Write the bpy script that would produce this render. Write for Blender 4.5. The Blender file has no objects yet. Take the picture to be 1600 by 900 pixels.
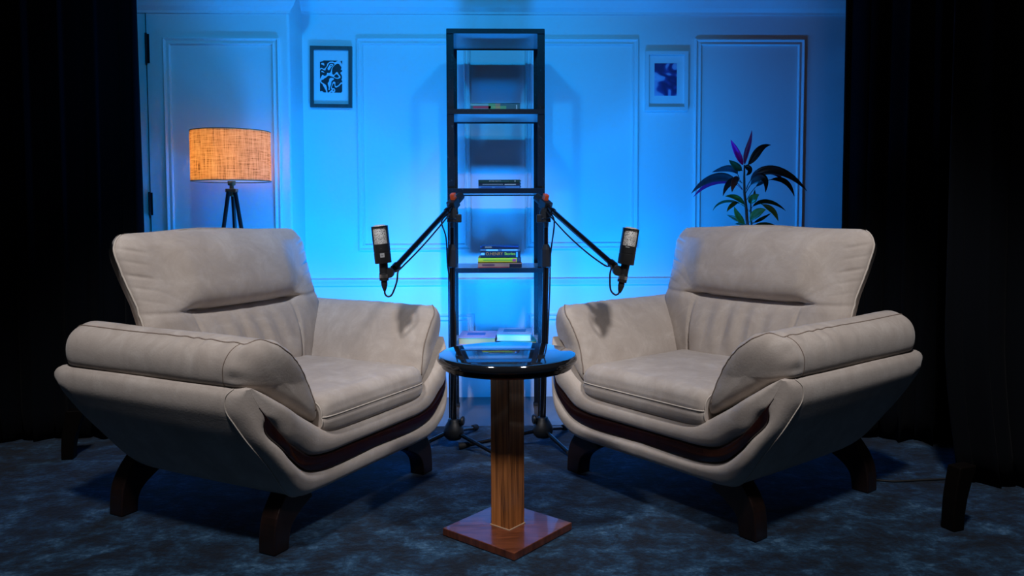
import bpy, bmesh, math, random
import numpy as np
from mathutils import Vector, Matrix
random.seed(7); rng = np.random.RandomState(7)
S = bpy.context.scene; C = S.collection

# ---------------------------------------------------------------- camera
F_PX, PITCH, CY, CAMH, YAW, ROLL = 1225.0, math.radians(3.07), 396.0, 1.0, math.radians(1.4), 0.0029
fw = Vector((math.sin(YAW)*math.cos(PITCH), math.cos(YAW)*math.cos(PITCH), -math.sin(PITCH)))
rt = Vector((math.cos(YAW), -math.sin(YAW), 0)); up = rt.cross(fw)
r2 = rt*math.cos(ROLL)-up*math.sin(ROLL); u2 = rt*math.sin(ROLL)+up*math.cos(ROLL)
cam = bpy.data.objects.new('camera', bpy.data.cameras.new('camera')); C.objects.link(cam)
cam.matrix_world = Matrix(((r2.x, u2.x, -fw.x, 0), (r2.y, u2.y, -fw.y, 0), (r2.z, u2.z, -fw.z, CAMH), (0, 0, 0, 1)))
cam.data.sensor_width = 36; cam.data.lens = F_PX/1600*36; cam.data.shift_y = -(450-CY)/1600
cam.data.clip_start = 0.05
S.camera = cam
CAM = Vector((0, 0, CAMH))
def ray(x, y): return fw+r2*((x-800)/F_PX)-u2*((y-CY)/F_PX)
def on_y(x, y, Y):
    d = ray(x, y); return CAM+d*(Y/d.y)
def on_z(x, y, z):
    d = ray(x, y); return CAM+d*((z-CAMH)/d.z)

# ---------------------------------------------------------------- world, lights, exposure
W = bpy.data.worlds.new('world'); S.world = W; W.use_nodes = True
W.node_tree.nodes['Background'].inputs[0].default_value = (0.12, 0.12, 0.13, 1)
W.node_tree.nodes['Background'].inputs[1].default_value = 0.07
S.view_settings.view_transform = 'Standard'; S.view_settings.look = 'None'
S.view_settings.exposure = 0.0; S.view_settings.gamma = 1.0; S.view_settings.use_curve_mapping = False
def area(name, loc, aim, size, power, col, size_y=None, spread=180):
    l = bpy.data.lights.new(name, 'AREA'); l.energy = power; l.color = col; l.size = size
    if size_y: l.shape = 'RECTANGLE'; l.size_y = size_y
    l.spread = math.radians(spread)
    o = bpy.data.objects.new(name, l); C.objects.link(o); o.location = loc
    o.rotation_euler = (Vector(aim)-Vector(loc)).to_track_quat('-Z', 'Y').to_euler()
    return o
def spot(name, loc, aim, power, col, cone, blend, r=0.12):
    l = bpy.data.lights.new(name, 'SPOT'); l.energy = power; l.color = col; l.spot_size = math.radians(cone); l.spot_blend = blend; l.shadow_soft_size = r
    o = bpy.data.objects.new(name, l); C.objects.link(o); o.location = loc
    o.rotation_euler = (Vector(aim)-Vector(loc)).to_track_quat('-Z', 'Y').to_euler(); return o
WARM = (1.0, 0.965, 0.98)
spot('chair_spot_light', (-0.85, 1.24, 2.76), (-0.80, 2.50, 0.3), 158, WARM, 60, 0.5)
spot('chair_spot_light', (0.90, 1.24, 2.76), (0.80, 2.50, 0.3), 158, WARM, 60, 0.5)
area('softbox_light', (-0.9, 1.2, 2.8), (-0.9, 4.2, 1.7), 0.30, 0.9, (1, .85, .95))
area('softbox_light', (0.9, 1.2, 2.8), (0.9, 4.2, 1.2), 0.30, 1.1, (1, .85, .85))
SKYB = (0.0, 0.38, 1.0)
spot('blue_wall_spot', (-0.63, 1.70, 2.76), (-0.60, 4.24, 1.45), 115, SKYB, 74, 1.0, 0.05)
spot('blue_wall_spot', (0.63, 1.70, 2.76), (-0.05, 4.24, 1.40), 80, SKYB, 66, 1.0, 0.05)
spot('rack_spot_light', (0.15, 1.0, 2.75), (-0.07, 3.75, 1.08), 85, (1, .84, .62), 20, 1.0, 0.05)
BLUE = (0.0, 0.25, 1.0)
area('blue_wall_light', (-0.45, 3.38, 0.45), (-0.55, 4.24, 1.55), 0.45, 27, BLUE, 0.12)
area('blue_wall_light', (0.50, 3.38, 0.45), (0.50, 4.24, 1.55), 0.45, 24, BLUE, 0.12)

# ---------------------------------------------------------------- materials
def mat(name, col=(0.5, 0.5, 0.5), rough=0.5, metal=0.0, spec=0.5, sheen=0.0, coat=0.0, emit=None, estr=0.0):
    m = bpy.data.materials.new(name); m.use_nodes = True
    b = m.node_tree.nodes['Principled BSDF']
    b.inputs['Base Color'].default_value = (*col, 1); b.inputs['Roughness'].default_value = rough
    b.inputs['Metallic'].default_value = metal; b.inputs['Specular IOR Level'].default_value = spec
    b.inputs['Sheen Weight'].default_value = sheen; b.inputs['Coat Weight'].default_value = coat
    if emit: b.inputs['Emission Color'].default_value = (*emit, 1); b.inputs['Emission Strength'].default_value = estr
    return m
class NT:
    def __init__(s, m): s.t = m.node_tree; s.n = s.t.nodes; s.l = s.t.links; s.b = s.n['Principled BSDF']
    def add(s, kind, **kw):
        n = s.n.new('ShaderNode'+kind)
        for k, v in kw.items():
            if k in n.inputs: n.inputs[k].default_value = v
            else: setattr(n, k, v)
        return n
    def link(s, a, b): s.l.new(a, b)
    def coord(s, scale=(1, 1, 1), rot=(0, 0, 0), out='Object'):
        c = s.add('TexCoord'); mp = s.add('Mapping'); mp.inputs['Scale'].default_value = scale; mp.inputs['Rotation'].default_value = rot
        s.link(c.outputs[out], mp.inputs['Vector']); return mp.outputs['Vector']
    def noise(s, vec, scale, detail=4, rough=0.5, dist=0.0):
        n = s.add('TexNoise'); n.inputs['Scale'].default_value = scale; n.inputs['Detail'].default_value = detail
        n.inputs['Roughness'].default_value = rough; n.inputs['Distortion'].default_value = dist
        s.link(vec, n.inputs['Vector']); return n.outputs['Fac']
    def ramp(s, fac, stops, interp='LINEAR'):
        r = s.add('ValToRGB'); r.color_ramp.interpolation = interp; e = r.color_ramp.elements
        while len(e) < len(stops): e.new(0.5)
        for el, (p, c) in zip(e, stops): el.position = p; el.color = (*c, 1)
        s.link(fac, r.inputs['Fac']); return r.outputs['Color']
    def bump(s, h, strength, dist=0.01):
        b = s.add('Bump'); b.inputs['Strength'].default_value = strength; b.inputs['Distance'].default_value = dist
        s.link(h, b.inputs['Height']); s.link(b.outputs['Normal'], s.b.inputs['Normal'])
    def mix(s, fac, a, b):
        m = s.add('Mix', data_type='RGBA'); s.link(fac, m.inputs['Factor']); s.link(a, m.inputs['A']); s.link(b, m.inputs['B']); return m.outputs['Result']

def m_fabric():
    m = mat('beige suede fabric', (0.5, 0.42, 0.35), 0.85, spec=0.25, sheen=0.25); t = NT(m); v = t.coord()
    n1 = t.noise(v, 11, 8, 0.68, 0.5)
    t.link(t.ramp(n1, [(0.30, (0.45, 0.385, 0.335)), (0.52, (0.52, 0.455, 0.40)), (0.72, (0.61, 0.55, 0.495))]), t.b.inputs['Base Color'])
    n2 = t.noise(v, 160, 3, 0.6); t.bump(n2, 0.25, 0.002); return m
def m_rug():
    m = mat('dark blue crushed pile', (0.02, 0.06, 0.12), 0.9, spec=0.1, sheen=0.15); t = NT(m)
    v = t.coord((1.0, 1.25, 1)); n = t.noise(v, 6.5, 12, 0.78, 0.2)
    v2 = t.coord((1, 1.2, 1)); n2 = t.noise(v2, 55, 4, 0.7)
    mm = t.add('Math', operation='MULTIPLY'); t.link(n, mm.inputs[0]); 
    a = t.add('MapRange'); t.link(n2, a.inputs[0]); a.inputs[3].default_value = 0.8; a.inputs[4].default_value = 1.2
    t.link(a.outputs[0], mm.inputs[1])
    t.link(t.ramp(mm.outputs[0], [(0.42, (0.0006, 0.005, 0.013)), (0.50, (0.0025, 0.017, 0.040)), (0.57, (0.010, 0.045, 0.095)), (0.67, (0.055, 0.13, 0.22))]), t.b.inputs['Base Color'])
    t.bump(n2, 0.5, 0.006); return m
def m_wood(name, c1, c2, rough, coat=0.3, scale=(14, 14, 1.2)):
    m = mat(name, c1, rough, coat=coat); t = NT(m); v = t.coord(scale)
    n = t.noise(v, 3, 6, 0.6, 0.6)
    t.link(t.ramp(n, [(0.32, c1), (0.62, c2)]), t.b.inputs['Base Color']); return m
def m_metal_black():
    m = mat('glossy black painted steel', (0.010, 0.010, 0.011), 0.38, spec=0.22); t = NT(m); v = t.coord()
    n = t.noise(v, 120, 4, 0.6); t.bump(n, 0.35, 0.002)
    n2 = t.noise(t.coord((1, 1, 0.6)), 60, 6, 0.7)
    t.link(t.ramp(n2, [(0.60, (0.009, 0.009, 0.010)), (0.76, (0.08, 0.075, 0.07))]), t.b.inputs['Base Color']); return m
def m_wall():
    m = mat('white painted panelling', (0.74, 0.75, 0.76), 0.42, spec=0.35); t = NT(m); v = t.coord()
    t.bump(t.noise(v, 30, 4, 0.6), 0.04, 0.01); return m
def m_curtain():
    m = mat('black velvet', (0.004, 0.005, 0.007), 0.95, spec=0.03, sheen=0.015); return m
def m_floor():
    m = mat('dark polished tile', (0.10, 0.085, 0.08), 0.14, spec=0.9); t = NT(m); v = t.coord()
    t.link(t.ramp(t.noise(v, 4, 5), [(0.3, (0.07, 0.06, 0.06)), (0.7, (0.13, 0.10, 0.09))]), t.b.inputs['Base Color']); return m
FAB = m_fabric(); RUG = m_rug(); STEEL = m_metal_black(); WALL = m_wall(); VELVET = m_curtain(); FLOOR = m_floor()
PIPE_L = mat('pale piping cord', (0.60, 0.54, 0.47), 0.85); PIPE_D = mat('stitched seam', (0.27, 0.21, 0.17), 0.9)
TRIMW = m_wood('dark cherry lacquer', (0.014, 0.004, 0.004), (0.028, 0.008, 0.007), 0.22, 0.6)
LEGW = m_wood('dark walnut stain', (0.006, 0.0028, 0.002), (0.014, 0.005, 0.0035), 0.4, 0.1)
POSTW = m_wood('brown striped veneer', (0.040, 0.013, 0.004), (0.55, 0.20, 0.055), 0.30, 0.4, (34, 34, 1.0))
BASEW = m_wood('red brown veneer', (0.050, 0.013, 0.006), (0.15, 0.042, 0.018), 0.30, 0.4, (3, 22, 3))
PLAST = mat('matt black plastic', (0.012, 0.013, 0.015), 0.5); BLKG = mat('gloss black', (0.006, 0.006, 0.008), 0.16)
RUBBER = mat('black rubber', (0.01, 0.01, 0.011), 0.7)
ORANGE = mat('orange clip plastic', (0.9, 0.10, 0.02), 0.4)
SILVER = mat('silver metal', (0.7, 0.68, 0.65), 0.3, 1.0)
BRASS = mat('aged brass', (0.35, 0.2, 0.1), 0.35, 1.0)
TABLET = mat('polished black stone top', (0.008, 0.009, 0.011), 0.06, spec=0.7, coat=0.5)
BLACKW = mat('black lacquered wood', (0.01, 0.01, 0.011), 0.3)

# ---------------------------------------------------------------- mesh helpers
def add_obj(name, me, m=None, parent=None, smooth=True):
    if m is not None: me.materials.append(m)
    if smooth:
        me.polygons.foreach_set('use_smooth', [True]*len(me.polygons))
    o = bpy.data.objects.new(name, me); C.objects.link(o)
    if parent: o.parent = parent
    return o
def from_vf(name, V, F, m, parent=None, smooth=True):
    me = bpy.data.meshes.new(name); me.from_pydata([tuple(v) for v in V], [], [tuple(f) for f in F]); me.validate(); me.update()
    bm = bmesh.new(); bm.from_mesh(me); bmesh.ops.recalc_face_normals(bm, faces=bm.faces); bm.to_mesh(me); bm.free()
    return add_obj(name, me, m, parent, smooth)
class MB:
    def __init__(s): s.V = []; s.F = []
    def vf(s, V, F):
        o = len(s.V); s.V += [tuple(v) for v in V]; s.F += [tuple(i+o for i in f) for f in F]
    def grid(s, P, cu=False, cv=False, cap=False):
        P = np.asarray(P); nu, nv = P.shape[:2]; F = []
        for i in range(nu if cu else nu-1):
            for j in range(nv if cv else nv-1):
                F.append((i*nv+j, ((i+1) % nu)*nv+j, ((i+1) % nu)*nv+(j+1) % nv, i*nv+(j+1) % nv))
        if cap and cv:
            F.append(tuple(range(nv))); F.append(tuple((nu-1)*nv+j for j in range(nv))[::-1])
        s.vf(P.reshape(-1, 3), F)
    def box(s, c, size, rotz=0.0, R=None):
        x, y, z = [a/2 for a in size]; V = [Vector((i*x, j*y, k*z)) for i in (-1, 1) for j in (-1, 1) for k in (-1, 1)]
        M = R if R is not None else Matrix.Rotation(rotz, 3, 'Z')
        V = [M @ v+Vector(c) for v in V]
        s.vf(V, [(0, 1, 3, 2), (4, 6, 7, 5), (0, 4, 5, 1), (2, 3, 7, 6), (0, 2, 6, 4), (1, 5, 7, 3)])
    def tube(s, pts, r, n=12, closed=False, cap=True):
        pts = [Vector(p) for p in pts]; m = len(pts); rr = r if hasattr(r, '__len__') else [r]*m
        P = []; t0 = None; nrm = None
        for i, p in enumerate(pts):
            a = pts[(i-1) % m] if (closed or i > 0) else p; b = pts[(i+1) % m] if (closed or i < m-1) else p
            t = (b-a).normalized()
            if nrm is None:
                nrm = t.orthogonal().normalized()
            else: nrm = (nrm-t*nrm.dot(t)).normalized()
            bn = t.cross(nrm)
            P.append([tuple(p+(nrm*math.cos(k*2*math.pi/n)+bn*math.sin(k*2*math.pi/n))*rr[i]) for k in range(n)])
        s.grid(np.array(P), cu=closed, cv=True, cap=(cap and not closed))
    def lathe(s, prof, c=(0, 0, 0), axis=(0, 0, 1), n=32):
        ax = Vector(axis).normalized(); a = ax.orthogonal().normalized(); b = ax.cross(a); c = Vector(c)
        if abs(ax.z) > 0.999: a = Vector((1, 0, 0)); b = Vector((0, 1, 0))
        P = [[tuple(c+ax*z+(a*math.cos(k*2*math.pi/n)+b*math.sin(k*2*math.pi/n))*max(r, 1e-4)) for k in range(n)] for r, z in prof]
        s.grid(np.array(P), cv=True, cap=True)
    def make(s, name, m, parent=None, smooth=False, bevel=0.0, seg=2, auto=None):
        me = bpy.data.meshes.new(name); me.from_pydata(s.V, [], s.F); me.update()
        bm = bmesh.new(); bm.from_mesh(me); bmesh.ops.recalc_face_normals(bm, faces=bm.faces)
        if bevel: bmesh.ops.bevel(bm, geom=[e for e in bm.edges if e.calc_face_angle(0) > 0.5], offset=bevel, segments=seg, affect='EDGES', profile=0.5)
        if auto or smooth:
            for f in bm.faces: f.smooth = True
            if auto:
                for e in bm.edges:
                    if e.calc_face_angle(0) > math.radians(auto): e.smooth = False
        bm.to_mesh(me); bm.free()
        me.materials.append(m); o = bpy.data.objects.new(name, me); C.objects.link(o)
        if parent: o.parent = parent
        return o
def empty(name, loc, rz, label, cat, group=None):
    o = bpy.data.objects.new(name, None); C.objects.link(o); o.location = loc; o.rotation_euler = (0, 0, rz); o.empty_display_size = 0.1
    return tag(o, label, cat, group)
def tag(o, label, cat, group=None):
    o['label'] = label; o['category'] = cat
    if group: o['group'] = group
    return o
def struct(o): o['kind'] = 'structure'; return o
def local(parent, p):   # world point -> parent's frame
    return parent.matrix_basis.inverted() @ Vector(p)
def catmull(P, n):
    P = np.asarray(P, float); m = len(P); T = np.linspace(0, m-1, n); out = []
    for t in T:
        i = min(int(t), m-2); f = t-i
        p0 = P[i-1] if i > 0 else 2*P[0]-P[1]; p1 = P[i]; p2 = P[i+1]; p3 = P[i+2] if i+2 < m else 2*P[-1]-P[-2]
        out.append(0.5*((2*p1)+(-p0+p2)*f+(2*p0-5*p1+4*p2-p3)*f*f+(-p0+3*p1-3*p2+p3)*f**3))
    return np.array(out)
def closed_catmull(P, n):
    P = np.asarray(P, float); m = len(P); out = []
    for t in np.arange(n)*m/n:
        i = int(t); f = t-i; p0, p1, p2, p3 = P[(i-1) % m], P[i % m], P[(i+1) % m], P[(i+2) % m]
        out.append(0.5*((2*p1)+(-p0+p2)*f+(2*p0-5*p1+4*p2-p3)*f*f+(-p0+3*p1-3*p2+p3)*f**3))
    return np.array(out)
def interp(x, xs, ys): return np.interp(x, xs, ys)

# ---------------------------------------------------------------- the room
WY = 4.237; FZ = -0.012
mb = MB(); mb.box((0, 2.0, FZ-0.05), (9, 9, 0.1)); struct(mb.make('floor', FLOOR))
mb = MB(); mb.box((0.9, WY+0.06, 1.3), (4.9, 0.12, 2.7)); wall = struct(mb.make('wall_back', WALL))
LW = 3.97
cL = on_y(454, 180, LW).x
mb = MB(); mb.box(((cL-3.2)/2, LW+0.165, 1.3), (3.2+cL, 0.33, 2.7)); struct(mb.make('wall_left', WALL, bevel=0.012, seg=3))
mb = MB(); mb.box((0, 2.0, 3.15), (9, 9, 0.1)); 
CEIL = mat('dark ceiling paint', (0.02, 0.02, 0.025), 0.9); struct(mb.make('ceiling', CEIL))
def moulding(mb, x0, x1, z0, z1, y, w=0.036):
    # picture-frame moulding: stepped profile swept round a rectangle, mitred corners
    prof = [(0, 0), (0, 0.012), (0.006, 0.016), (0.012, 0.012), (0.016, 0.007), (0.024, 0.007), (0.027, 0.012), (0.032, 0.012), (w, 0.004), (w, 0)]
    P = []
    for sx, sz in ((-1, -1), (1, -1), (1, 1), (-1, 1)):
        X = x0 if sx < 0 else x1; Z = z0 if sz < 0 else z1
        P.append([(X-sx*d, y-h, Z-sz*d) for d, h in prof])
    mb.grid(np.array(P), cu=True, cv=False)
def wx(px, py=200, Y=WY): return on_y(px, py, Y).x
def wz(px, py, Y=WY): return on_y(px, py, Y).z
trims = [(wx(558.5), wx(735.5), wz(640, 391.5), wz(640, 59.5), WY), (wx(820.5), wx(997), wz(900, 389), wz(900, 60.5), WY),
         (wx(1084.5), wx(1255), wz(1150, 387), wz(1150, 61), WY), (wx(255.5, 100, LW), wx(437, 100, LW), wz(350, 391, LW), wz(350, 59, LW), LW),
         (wx(558.5), wx(739.5), 0.16, wz(700, 490.5), WY), (wx(823.5), wx(997), 0.16, wz(850, 489), WY), (wx(1084.5), wx(1255), 0.16, wz(850, 489), WY)]
for i, t in enumerate(trims):
    mb = MB(); moulding(mb, *t); struct(mb.make('trim_%d' % (i+1), WALL))
# chair rail
zr1 = wz(640, 435.5); zr0 = wz(640, 446)
prof = [(0, zr0), (0.010, zr0), (0.014, zr0+0.012), (0.022, zr1-0.010), (0.024, zr1-0.003), (0.018, zr1), (0, zr1)]
mb = MB(); mb.grid(np.array([[(x, WY-d, z) for d, z in prof] for x in (cL, 3.2)]), cap=False); struct(mb.make('trim_8', WALL))
# cornice (mitred round the step)
zc = wz(640, 22.5); zcL = wz(350, 21.0, LW)
def cornice(name, x0, x1, y, z, out_miter):
    pr = [(0, z), (0.008, z), (0.010, z+0.012), (0.03, z+0.03), (0.06, z+0.075), (0.085, z+0.11), (0.09, z+0.15), (0.09, z+0.30), (0, z+0.30)]
    mb = MB(); mb.grid(np.array([[(x0, y-d, zz) for d, zz in pr], [(x1+(d if out_miter else 0), y-d, zz) for d, zz in pr]]))
    struct(mb.make(name, WALL))
cornice('trim_9', cL, 3.2, WY, zc, False); cornice('trim_10', -3.2, cL, LW, zcL, True)
# door leaf line and hinges in the left panelling
GAP = mat('dark door gap', (0.01, 0.012, 0.02), 0.8)
hp = [on_y(229.3, 80, LW), on_y(236, 340, LW)]
mb = MB(); mb.box(((hp[0].x+hp[1].x)/2, LW-0.002, 1.1), (0.0022, 0.005, 1.96)); door = struct(mb.make('door_1', GAP))
for (px, a, b) in ((229, 52, 100), (234.6, 300, 337)):
    p = on_y(px, a, LW); q = on_y(px, b, LW)
    mb = MB(); zc_ = (p.z+q.z)/2; h = p.z-q.z
    mb.tube([(p.x, LW-0.010, zc_-h/2), (p.x, LW-0.010, zc_+h/2)], 0.0055, 12)
    mb.box((p.x+0.005, LW-0.003, zc_), (0.016, 0.004, h*0.95))
    mb.make('hinge', STEEL, door, auto=40)

# rug
mb = MB(); mb.box((0.0, 1.8, FZ/2), (4.6, 3.64, -FZ-0.0002)); rug = mb.make('rug', RUG, bevel=0.004)
tag(rug, 'dark blue crushed-pile rug under the two armchairs', 'rug')

# ---------------------------------------------------------------- curtains
def curtain(name, p0, p1, n_folds, amp, label, z1=3.0, z0=0.0015, seed=0, gather=None, thick=0.008):
    r = np.random.RandomState(seed); p0 = np.array(p0); p1 = np.array(p1); L = np.linalg.norm(p1-p0); d = (p1-p0)/L; nn = np.array([-d[1], d[0]])
    nu = int(n_folds*14); nv = 26; ph = r.rand(6)*6; P = np.zeros((nu, nv, 3))
    for i in range(nu):
        u = i/(nu-1)
        for j in range(nv):
            v = j/(nv-1); z = z0+(z1-z0)*v
            a = u*n_folds*2*math.pi+0.8*math.sin(u*7+ph[0])+0.25*math.sin(v*3+u*9+ph[1])
            off = amp*(math.sin(a)+0.35*math.sin(2.3*a+ph[2]))*(0.85+0.25*math.sin(u*13+ph[3]))*(1.05-0.25*v)
            s = u*L+0.35*amp*math.sin(2*a)*(1-v*0.3)
            if gather: s = s + gather*(1-u)*max(0, 1-v/0.18)**1.5
            q = p0+d*s+nn*off; P[i, j] = (q[0], q[1], z)
    mb = MB(); mb.grid(P); o = mb.make(name, VELVET, smooth=True)
    md = o.modifiers.new('thick', 'SOLIDIFY'); md.thickness = thick; md.offset = 0
    tag(o, label, 'curtain'); return o
xl = on_y(227, 200, 3.47).x; xr = on_y(1313, 200, 3.40).x
curtain('stage_curtain', (xl-0.02, 3.50), (xl-1.6, 3.36), 11, 0.035, 'black velvet curtain hanging behind the left armchair', seed=1)
curtain('stage_curtain', (xr+0.02, 3.43), (xr+0.75, 3.10), 6, 0.035, 'black velvet curtain directly behind the right armchair', seed=2)
xn = on_y(1484, 300, 2.78).x
curtain('stage_curtain', (xn+0.02, 2.80), (xn+0.95, 2.55), 7, 0.04, 'nearer black velvet curtain at the far right edge of the photo', seed=3, gather=0.06)

# ---------------------------------------------------------------- armchair
HALF = dict(
 I=[(0, .328), (.16, .330), (.235, .335), (.275, .350), (.31, .372), (.36, .405), (.40, .435), (.44, .465), (.47, .490), (.490, .505), (.500, .511)],
 A=[(0, .262), (.16, .262), (.25, .263), (.325, .277), (.385, .318), (.425, .350), (.457, .399), (.478, .431), (.492, .458), (.502, .490), (.506, .509)],
 B=[(0, .219), (.16, .214), (.26, .217), (.342, .238), (.404, .287), (.441, .332), (.474, .378), (.4815, .426), (.493, .457), (.503, .489), (.507, .508)],
 O=[(0, .148), (.16, .148), (.27, .148), (.352, .156), (.410, .205), (.460, .290), (.492, .350), (.514, .405), (.527, .445), (.527, .484), (.514, .507)])
def ybase(x, z):
    return 0.425-1.4*max(0, 0.28-z)**2-6.0*max(0, abs(x)-0.40)**2
NS = 44
H = {k: catmull(v, NS) for k, v in HALF.items()}
FULL = {k: np.vstack([np.column_stack([-v[::-1, 0], v[::-1, 1]]), v[1:]]) for k, v in H.items()}
def body_mesh(parent):
    I, A, B, O = (FULL[k] for k in 'IABO'); n = len(I); rows = []
    for i in range(n):
        pts = []; gap = np.linalg.norm(A[i]-B[i]); g = min(1.0, max(0.0, (gap-0.0015)/0.010)); g = g*g*(3-2*g)
        la = np.linalg.norm(A[i]-I[i]); lb = np.linalg.norm(O[i]-B[i]); lg = gap; tot = la+lb+lg+1e-9
        def emit(q, base, bul):
            P = base; pts.append((P[0], ybase(P[0], P[1])+bul, P[1]))
        def shape(q, e): return (1-abs(2*q-1)**e)**(1/2.2)
        sc = min(1.0, la/0.045); sb = min(1.0, lb/0.05)
        g2 = min(1.0, max(0.0, (gap-0.001)/0.040)); g2 = g2*g2*(3-2*g2)
        ea = -0.018*g2+0.013*(1-g2); eo = -0.026; hm = 0.012
        def band(q, e0, e1):
            x = 2*q if q < .5 else 2*(1-q); e = e0 if q < .5 else e1
            return e+(hm-e)*(1-(1-x)**2.4)**0.55
        for q in np.linspace(0, 1, 14): emit(q, I[i]*(1-q)+A[i]*q, band(q, -0.014, ea))
        for q in (0.02, 0.5, 0.98): emit(q, A[i]*(1-q)+B[i]*q, -0.024*g2+0.012*(1-g2))
        for q in np.linspace(0, 1, 16): emit(q, B[i]*(1-q)+O[i]*q, band(q, ea, eo))
        def yrear(z): return float(np.interp(z, [.148, .17, .42, .45, .475, .495, .51], [-.262, -.288, -.468, -.482, -.478, -.462, -.435]))
        yf = pts[-1][1]; yr = yrear(O[i][1]); ctr = (I[i]+O[i])/2
        out = O[i]-ctr; 
        for k in range(1, 19):
            q = k/18; y = yf+(yr-yf)*q; d = (q*(yf-yr)); rem = (yf-yr)-d
            ins = 0.0
            if rem < 0.05: ins = 1-math.sqrt(max(0, 1-((0.05-rem)/0.05)**2))
            # soft cushion-like swelling of the side panels
            zz = O[i][1]; sw = 0.006*math.sin(math.pi*q)*(1 if zz > 0.16 else 0)
            P = O[i]+(-out)*ins*0.55; pts.append((P[0]+math.copysign(sw, P[0]), y, P[1]))
        P = I[i]; pts.append((P[0], yrear(I[i][1])+0.01, P[1])); pts.append((P[0], 0.2, P[1]))
        rows.append(pts)
    mb = MB(); mb.grid(np.array(rows), cv=True, cap=True); return mb.make('upholstered_body', FAB, parent, auto=60)
def trim_mesh(parent):
    A, B = FULL['A'], FULL['B']; rows = []
    for i in range(len(A)):
        gap = np.linalg.norm(A[i]-B[i])
        if gap < 0.0015: continue
        g2 = min(1.0, max(0.0, (gap-0.001)/0.040)); g2 = g2*g2*(3-2*g2); up_ = 0.0*g2+0.012*(1-g2)
        r = []
        for q, h in ((-0.03, -0.03), (0.0, -0.008), (0.06, 0.001), (0.3, 0.003), (0.7, 0.003), (0.94, 0.001), (1.0, -0.008), (1.03, -0.03)):
            P = A[i]*(1-q)+B[i]*q; r.append((P[0], ybase(P[0], P[1])+h+up_, P[1]))
        rows.append(r)
    mb = MB(); mb.grid(np.array(rows), cv=True, cap=True)
    o = mb.make('wood_trim', TRIMW, parent, auto=50); o['label'] = 'dark glossy curved wood inlay across the front'; return o
def pipe(name, pts, r, m, parent, closed=False, n=8):
    mb = MB(); mb.tube(pts, r, n, closed); return mb.make(name, m, parent, smooth=True)

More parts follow.
